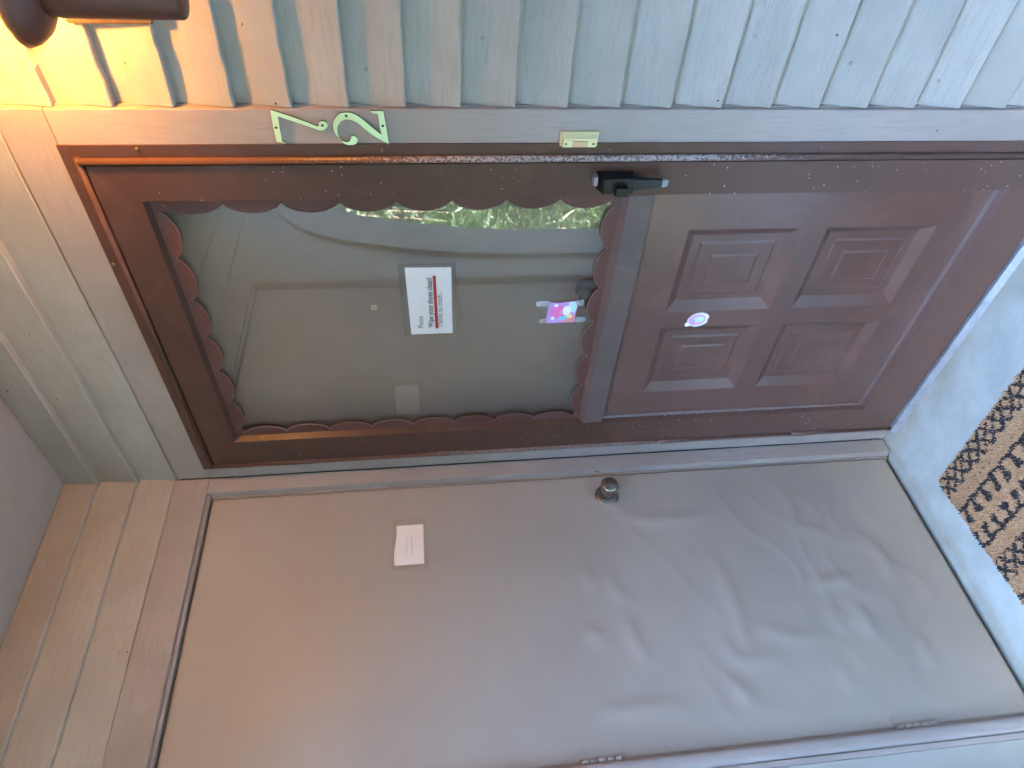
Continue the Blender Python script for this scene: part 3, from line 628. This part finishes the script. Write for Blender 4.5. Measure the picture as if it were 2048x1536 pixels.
# ------------------------------------------------------------------ doorbell
db = thing('doorbell', 'small brass doorbell push beside the storm door handle', 'doorbell', (1.021, 0, 1.122))
hsng = obj('housing', MB().box(1.0075, 1.0355, -0.006, -0.0003, 1.086, 1.160).loft([(1.0085, -0.006, 1.088), (1.034, -0.006, 1.088), (1.034, -0.006, 1.158), (1.0085, -0.006, 1.158)], [(1.0095, -0.015, 1.091), (1.0265, -0.015, 1.091), (1.0265, -0.015, 1.155), (1.0095, -0.015, 1.155)]), M['brass'], db, 0.0008)
obj('button', MB().box(1.0105, 1.0225, -0.0168, -0.0152, 1.108, 1.137), M['bell_btn'], db, 0.0006)
for z in (1.0965, 1.1495): obj('screw', MB().lathe([(0.0025, 0), (0.0022, 0.0007), (0.0, 0.0009)], (1.0165, -0.0151, z), (0, -1, 0), 12), M['nickel_dark'], db)

# ------------------------------------------------------------------ wall lamp
LX, LY, LZ, GR = 1.314, -0.160, 2.043, 0.131
lp = thing('wall_lamp', 'lit globe wall lamp with dark bronze stem and dish', 'lamp', (LX, 0, 1.85))
stem = obj('stem', MB().lathe([(0.012, 0), (0.031, 0.001), (0.033, 0.004), (0.033, 0.155), (0.030, 0.17), (0.028, 0.185)], (LX, LY, 1.733), (0, 0, 1), 36), M['lampmetal'], lp)
obj('dish', MB().lathe([(0.033, 1.903), (0.040, 1.907), (0.055, 1.917), (0.066, 1.931), (0.069, 1.940), (0.066, 1.942), (0.055, 1.929), (0.030, 1.922)], (LX, LY, 0), (0, 0, 1), 48), M['lampmetal'], lp)
obj('back_plate', MB().box(LX - 0.098, LX + 0.098, -0.004, 0.004, 1.836, 1.963), M['plate'], lp, 0.002)
obj('arm', MB().rod((LX, -0.004, 1.862), (LX, LY + 0.03, 1.862), 0.012), M['lampmetal'], lp)
pr = []
for k in range(31):
    a_ = math.radians(-66 + (156) * k / 30); pr.append((max(0.0, GR * math.cos(a_)), GR * math.sin(a_)))
pr[-1] = (0.0, GR)
o = obj('globe', MB().lathe(pr, (LX, LY, LZ), (0, 0, 1), 56), M['globe'], lp)
bu = MB(); bp_ = []
for k in range(9):
    a_ = math.radians(-90 + 180 * k / 8); bp_.append((max(0.0, 0.020 * math.cos(a_)), 0.024 * math.sin(a_)))
obj('bulb', bu.lathe(bp_, (LX, LY + 0.045, 2.058), (0, 0, 1), 12), M['bulb'], lp)
obj('socket', MB().lathe([(0.014, 0), (0.014, 0.112), (0.010, 0.116)], (LX, LY, 1.925), (0, 0.045, 0.108), 20), M['plate'], lp)

# ------------------------------------------------------------------ notice on the glass
YG = 0.0165
pn = thing('paper_notice', 'white typed notice with a red underline taped inside a clear sleeve on the glass', 'notice', (0.615, YG - 0.001, 1.418))
obj('sleeve', MB().loft(poly([(0.508, 1.354), (0.722, 1.358), (0.722, 1.485), (0.508, 1.482)], YG - 0.0016), poly([(0.508, 1.354), (0.722, 1.358), (0.722, 1.485), (0.508, 1.482)], YG - 0.0012)), M['sleeve'], pn)
obj('sheet', MB().loft(poly([(0.511, 1.366), (0.709, 1.368), (0.711, 1.470), (0.511, 1.465)], YG - 0.0011), poly([(0.511, 1.366), (0.709, 1.368), (0.711, 1.470), (0.511, 1.465)], YG - 0.0006)), M['paper'], pn)
YT = YG - 0.00175; XD, ZD = (1, 0, 0), (0, 0, 1)
text_mesh('text_line', 'Please', 0.0185, M['ink_light'], pn, (0.532, YT, 1.4355), XD, ZD, 0.0375)
text_mesh('text_line', 'Wipe your shoes clean!', 0.0185, M['ink'], pn, (0.532, YT, 1.4115), XD, ZD, 0.150, 0.012)
text_mesh('text_line', 'Thanks so much...', 0.0185, M['ink_light'], pn, (0.532, YT, 1.3895), XD, ZD, 0.110)
obj('red_underline', MB().loft([(0.529, YT - 0.0001, 1.3995), (0.688, YT - 0.0001, 1.4025), (0.688, YT - 0.0001, 1.4095), (0.529, YT - 0.0001, 1.4070)], [(0.529, YT - 0.0003, 1.3995), (0.688, YT - 0.0003, 1.4025), (0.688, YT - 0.0003, 1.4095), (0.529, YT - 0.0003, 1.4070)]), M['marker'], pn)

# ------------------------------------------------------------------ pastel card taped on the glass
def pastel(name, c):
    return simple(name, c, 0.55, var=0.05, vscale=60)
PC = dict(lilac=(0.55, 0.32, 0.70), pink=(0.85, 0.20, 0.55), aqua=(0.50, 0.80, 0.78), coral=(0.85, 0.30, 0.30), white=(0.80, 0.82, 0.82), sky=(0.15, 0.60, 0.75), yellow=(0.80, 0.75, 0.30), rose=(0.78, 0.36, 0.56))
PM = {k: pastel('print ' + k, v) for k, v in PC.items()}
def flat(mb, pts, y, mi, th=0.00012): return mb.loft(poly(pts, y - th), poly(pts, y), mi)
def ell(cx, cz, rx, rz, n=18, rot=0.0): return [(cx + rx * math.cos(2 * math.pi * k / n + rot), cz + rz * math.sin(2 * math.pi * k / n + rot)) for k in range(n)]
pc = thing('picture_card', 'small lilac and pink picture card taped low on the glass', 'card', (0.567, YG - 0.001, 1.10))
pts = [(0.533, 1.066), (0.532, 1.140), (0.556, 1.1385), (0.598, 1.136), (0.5945, 1.113), (0.598, 1.090), (0.600, 1.072), (0.588, 1.065), (0.560, 1.069)]
cb = MB(); flat(cb, pts, YG - 0.0007, 0, 0.0005); obj('card', cb, PM['lilac'], pc)
def patch(name, pts, mat, lvl): obj(name, flat(MB(), pts, YG - 0.00125 - 0.00013 * lvl, 0), PM[mat], pc)
patch('print_patch', [(0.5345, 1.0675), (0.5345, 1.100), (0.548, 1.098), (0.556, 1.085), (0.560, 1.071)], 'coral', 0)
patch('print_patch', [(0.562, 1.071), (0.588, 1.067), (0.598, 1.073), (0.597, 1.088), (0.575, 1.088)], 'aqua', 0)
patch('print_patch', ell(0.568, 1.112, 0.021, 0.020), 'pink', 1)
patch('print_patch', ell(0.571, 1.091, 0.015, 0.011), 'white', 2)
patch('print_patch', ell(0.548, 1.099, 0.006, 0.010), 'sky', 3)
patch('print_patch', ell(0.588, 1.119, 0.005, 0.005), 'white', 3); patch('print_patch', ell(0.548, 1.124, 0.005, 0.005), 'white', 3)
patch('print_patch', ell(0.566, 1.104, 0.006, 0.005), 'rose', 4)
patch('print_patch', ell(0.553, 1.083, 0.006, 0.008), 'yellow', 3)
for q in ([(0.586, 1.136), (0.603, 1.138), (0.604, 1.168), (0.588, 1.167)], [(0.533, 1.138), (0.548, 1.139), (0.548, 1.156), (0.534, 1.155)], [(0.586, 1.052), (0.605, 1.054), (0.603, 1.071), (0.587, 1.069)], [(0.534, 1.041), (0.550, 1.043), (0.550, 1.068), (0.534, 1.066)]):
    obj('tape_strip', flat(MB(), q, YG - 0.0022, 0, 0.0002), M['tape'], pc)
# die-cut sticker on the kick panel
stk = thing('die_cut_sticker', 'small white-edged pastel sticker between the embossed panels of the kick plate', 'sticker', (0.533, YK, 0.754))
so_ = [(0.511, 0.782), (0.513, 0.768), (0.509, 0.757), (0.513, 0.741), (0.523, 0.729), (0.529, 0.730), (0.534, 0.729), (0.542, 0.728), (0.551, 0.736), (0.556, 0.750), (0.554, 0.762), (0.549, 0.772), (0.541, 0.778), (0.532, 0.782), (0.526, 0.780), (0.520, 0.785)]
obj('backing', flat(MB(), smooth_poly(so_, 3, True), YK - 0.0002, 0, 0.0003), PM['white'], stk)
def sp(pts, mat, lvl): obj('print_patch', flat(MB(), pts, YK - 0.0006 - 0.00013 * lvl, 0), PM[mat], stk)
sp(ell(0.532, 0.757, 0.0185, 0.0225), 'rose', 0); sp(ell(0.534, 0.752, 0.010, 0.014), 'aqua', 1); sp(ell(0.527, 0.768, 0.008, 0.007), 'lilac', 2); sp(ell(0.536, 0.748, 0.004, 0.005), 'white', 2)

# ------------------------------------------------------------------ card on the storage door
cd = thing('room_card', 'small paper card taped to the upper storage door', 'card', (XF, -0.245, 1.50))
def polyB(pts, x): return [(x, y, z) for y, z in pts]
sheet = MB(); nn = 14; vs_ = []
for side in (0.0018, 0.0013):
    for k in range(nn + 1):
        t = k / nn; y = -0.306 + 0.121 * t; zt = 1.541 - 0.005 * t + 0.002 * math.sin(6 * t); zb = 1.4625 - 0.0005 * t
        lift = 0.0015 * math.sin(math.pi * t) ** 2
        vs_ += [(XF + side + lift, y, zb), (XF + side + lift * 1.3, y, zt)]
fs = []
for s_ in (0, 1):
    o_ = s_ * 2 * (nn + 1)
    for k in range(nn): fs.append((o_ + 2 * k, o_ + 2 * k + 2, o_ + 2 * k + 3, o_ + 2 * k + 1))
obj('sheet', sheet.add(vs_, fs, 0, True), M['card'], cd)
text_mesh('text_line', '72 Sandy ave', 0.0085, M['ink_faded'], cd, (XF + 0.0036, -0.2735, 1.5065), (0, 1, 0), ZD, 0.048)
text_mesh('text_line', 'Storage Room', 0.0085, M['ink_faded'], cd, (XF + 0.0036, -0.2735, 1.4925), (0, 1, 0), ZD, 0.050)
for q in ([(-0.322, 1.452), (-0.304, 1.452), (-0.304, 1.546), (-0.322, 1.547)], [(-0.187, 1.455), (-0.166, 1.456), (-0.166, 1.545), (-0.187, 1.545)], [(-0.315, 1.450), (-0.175, 1.452), (-0.175, 1.465), (-0.315, 1.465)], [(-0.315, 1.536), (-0.175, 1.534), (-0.175, 1.546), (-0.315, 1.549)]):
    obj('tape_strip', MB().loft(polyB(q, XF + 0.0040), polyB(q, XF + 0.0042)), M['tape_thin'], cd)

# ------------------------------------------------------------------ door mat
def mat_black(t, s):
    t += 0.0035 * math.sin(s * 90 + t * 40); s2 = s + 0.002 * math.sin(t * 120)
    u = s2 % 0.257
    if 0.004 < u < 0.062:
        a_ = abs(((t + u) / 0.040) % 1 - 0.5); b_ = abs(((t - u) / 0.040) % 1 - 0.5)
        return min(a_, b_) < 0.17
    if 0.103 < u < 0.113: return True
    k = abs((t / 0.046) % 1 - 0.5) * 0.046
    if 0.112 <= u < 0.153: return k < (0.0072 if u < 0.134 else 0.0118)
    k2 = abs((t / 0.046 + 0.5) % 1 - 0.5) * 0.046
    if 0.213 < u < 0.223: return True
    if 0.176 <= u <= 0.214: return k2 < (0.0118 if u < 0.194 else 0.0072)
    return False
MW, MD = 0.72, 0.46
mt = thing('door_mat', 'tan pile door mat with black lattice and comb bands on the porch floor', 'door mat', (0.102, -0.237, 0))
mt.rotation_euler = (0, 0, math.atan2(0.05845, 0.99829)); bpy.context.view_layer.update()
RC = 0.022
def inside(t, s):
    cx2 = min(max(t, RC), MW - RC); cy2 = min(max(s, RC), MD - RC); return math.hypot(t - cx2, s - cy2) <= RC + 1e-6
ol = []
for (cx2, cy2, a0) in ((MW - RC, -RC, 0), (RC, -RC, 90), (RC, -MD + RC, 180), (MW - RC, -MD + RC, 270)):
    for k in range(6):
        a_ = R(a0 + 90 * k / 5); ol.append((cx2 + RC * math.cos(a_), cy2 + RC * math.sin(a_)))
def local_obj(name, mb, mats, parent):
    o = obj(name, mb, mats); o.parent = parent; return o
local_obj('backing', MB().loft([(x, y, 0.001) for x, y in ol], [(x, y, 0.006) for x, y in ol]), M['mat_tan'], mt)
tb = MB(); st_ = 0.0036; rr = random.Random(3)
nx, nyy = int(MW / st_), int(MD / st_)
for i in range(nx + 1):
    for j in range(nyy + 1):
        t = i * st_ + rr.uniform(-.0015, .0015); s = j * st_ + rr.uniform(-.0015, .0015)
        if not inside(t, s): continue
        mi = 1 if mat_black(t, s) else 0
        if rr.random() < 0.012: mi = 1 - mi
        h = rr.uniform(0.0050, 0.0085); a_ = rr.uniform(0, 6.28); w = 0.0024; lx, ly = rr.uniform(-.0032, .0032), rr.uniform(-.0032, .0032)
        p = [(t + w * math.cos(a_ + k * 2.094), -s + w * math.sin(a_ + k * 2.094), 0.0055) for k in range(3)]
        q = [(t + lx + 0.5 * w * math.cos(a_ + k * 2.094), -s + ly + 0.5 * w * math.sin(a_ + k * 2.094), 0.0055 + h) for k in range(3)]
        tb.add(p + q, [(0, 1, 4, 3), (1, 2, 5, 4), (2, 0, 3, 5), (3, 4, 5)], mi)
me = bpy.data.meshes.new('pile'); me.from_pydata(tb.v, [], tb.f); me.materials.append(M['mat_tan']); me.materials.append(M['mat_black']); me.polygons.foreach_set('material_index', tb.mi)
po = bpy.data.objects.new('pile', me); COL.objects.link(po); po.parent = mt; po['kind'] = 'stuff'

# ------------------------------------------------------------------ shrubs outside the arch (seen mirrored in the glass)
def shrub(label, loc, h, rad, n, mats, strap, seed):
    rg = random.Random(seed); t = thing('shrub', label, 'shrub', loc, 'shrubs beyond the arch')
    stems = MB()
    tips = []
    for k in range(11):
        a_ = rg.uniform(0, 6.28); r_ = rg.uniform(0.2, 0.8) * rad; p0 = Vector((rg.uniform(-.08, .08), rg.uniform(-.08, .08), 0)); p1 = Vector((r_ * math.cos(a_), r_ * math.sin(a_), h * rg.uniform(.55, .95)))
        pm = (p0 + p1) / 2 + Vector((rg.uniform(-.1, .1), rg.uniform(-.1, .1), 0.1)); tips += [pm, p1, (pm + p1) / 2]
        L_ = (pm - p0).length; stems.lathe([(0.022, 0), (0.014, L_)], p0, pm - p0, 7); L_ = (p1 - pm).length; stems.lathe([(0.014, 0), (0.005, L_)], pm, p1 - pm, 7)
    o = obj('trunk', stems, M['bark']); o.parent = t
    lv = MB()
    clumps = [Vector((rg.gauss(0, .45) * rad, rg.gauss(0, .45) * rad, h * rg.uniform(.12, .98))) for _ in range(34)] + tips
    for k in range(n):
        c = rg.choice(clumps); p = c + Vector((rg.gauss(0, .13), rg.gauss(0, .13), rg.gauss(0, .12)))
        if p.z < 0.02: continue
        d = Vector((rg.gauss(0, 1), rg.gauss(0, 1), rg.gauss(0.25, .7))).normalized(); sd2 = d.orthogonal().normalized(); sd2.rotate(Matrix.Rotation(rg.uniform(0, 6.28), 3, d)); up2 = d.cross(sd2)
        l = rg.uniform(.05, .10); w = l * .24
        if strap and rg.random() < strap: l = rg.uniform(.2, .42); w = 0.008
        mi = rg.choice((0, 0, 1))
        a0 = p; a1 = p + d * l * .5 + up2 * l * .06; a2 = p + d * l - up2 * l * .05
        lv.add([a0, a1 + sd2 * w, a2, a1 - sd2 * w, a1 - up2 * w * .5], [(0, 1, 4), (1, 2, 4), (0, 4, 3), (4, 2, 3)], mi)
    m2 = bpy.data.meshes.new('crown'); m2.from_pydata([tuple(v) for v in lv.v], [], lv.f)
    for m_ in mats: m2.materials.append(m_)
    m2.polygons.foreach_set('material_index', lv.mi)
    o = bpy.data.objects.new('crown', m2); COL.objects.link(o); o.parent = t
shrub('bright leafy shrub mirrored at the top of the glass, nearest the arch curve', (-1.55, -3.55, -0.12), 2.5, 0.75, 4200, [M['leaf1'], M['leaf2']], 0.0, 1)
shrub('strappy pale shrub mirrored lower in the glass below the leafy one', (-1.0, -3.05, -0.12), 1.25, 0.55, 2600, [M['leaf2'], M['leaf1']], 0.5, 2)
shrub('dark evergreen shrub farther behind, mirrored between the nearer leaves', (-2.7, -4.9, -0.12), 3.0, 1.0, 4200, [M['leaf3'], M['leaf1']], 0.0, 3)
shrub('second evergreen shrub to the far side of the mirrored greenery', (-3.6, -3.9, -0.12), 3.1, 1.0, 3600, [M['leaf1'], M['leaf3']], 0.0, 4)

# unseen trees added around the yard to close off the low sky
def sky_block_tree(seed):
    rg = random.Random(seed); trunk = MB(); lv = MB(); H = 6.2
    trunk.lathe([(0.20, 0), (0.15, 1.0), (0.11, 2.6), (0.05, 4.6)], (0, 0, 0), (0.03, 0.02, 1), 10)
    for k in range(9):
        z = rg.uniform(1.0, 4.2); a_ = rg.uniform(0, 6.28); d = Vector((math.cos(a_), math.sin(a_), 0.7)); trunk.lathe([(0.06, 0), (0.015, 1.7)], (0, 0, z), d, 6)
    cl = []
    for k in range(60):
        z = rg.uniform(0.5, H); w = 2.1 * math.sin(math.pi * min(1, max(0.12, (z + 0.6) / (H + 0.9)))) ** 0.6; a_ = rg.uniform(0, 6.28); r_ = w * math.sqrt(rg.random()); cl.append(Vector((r_ * math.cos(a_), r_ * math.sin(a_), z)))
    for k in range(5200):
        p = rg.choice(cl) + Vector((rg.gauss(0, .30), rg.gauss(0, .30), rg.gauss(0, .26)))
        d = Vector((rg.gauss(0, 1), rg.gauss(0, 1), rg.gauss(0, .8))).normalized(); q = d.orthogonal().normalized(); q.rotate(Matrix.Rotation(rg.uniform(0, 6.28), 3, d))
        l = rg.uniform(.28, .48); w = l * .34
        lv.add([p, p + d * l * .5 + q * w, p + d * l, p + d * l * .5 - q * w], [(0, 1, 2, 3)], rg.choice((0, 0, 1)))
    m2 = bpy.data.meshes.new('crown'); m2.from_pydata([tuple(v) for v in lv.v], [], lv.f); m2.materials.append(M['leaf_far']); m2.materials.append(M['leaf_far2']); m2.polygons.foreach_set('material_index', lv.mi)
    t = thing('sky_block_tree', 'dense green tree added out of view to close off the low sky', 'tree', (0, 0, 0), 'unseen trees around the yard')
    o = obj('trunk', trunk, M['bark']); o.parent = t; c = bpy.data.objects.new('crown', m2); COL.objects.link(c); c.parent = t
    return t
tree0 = None
for k, (x, y) in enumerate(((-6.6, -5.6), (-4.2, -7.0), (-1.4, -7.6), (1.6, -7.8), (4.4, -7.3), (6.8, -5.9), (8.4, -3.6), (9.0, -0.9), (9.0, 2.0))):
    if tree0 is None: t = tree0 = sky_block_tree(11)
    else:
        t = tree0.copy(); COL.objects.link(t)
        for ch in tree0.children:
            c = ch.copy(); COL.objects.link(c); c.parent = t
    t.location = (x, y, -0.12); t.rotation_euler = (0, 0, k * 1.3); t.scale = (1, 1, 1.04 + 0.05 * (k % 4))
bpy.context.view_layer.update()
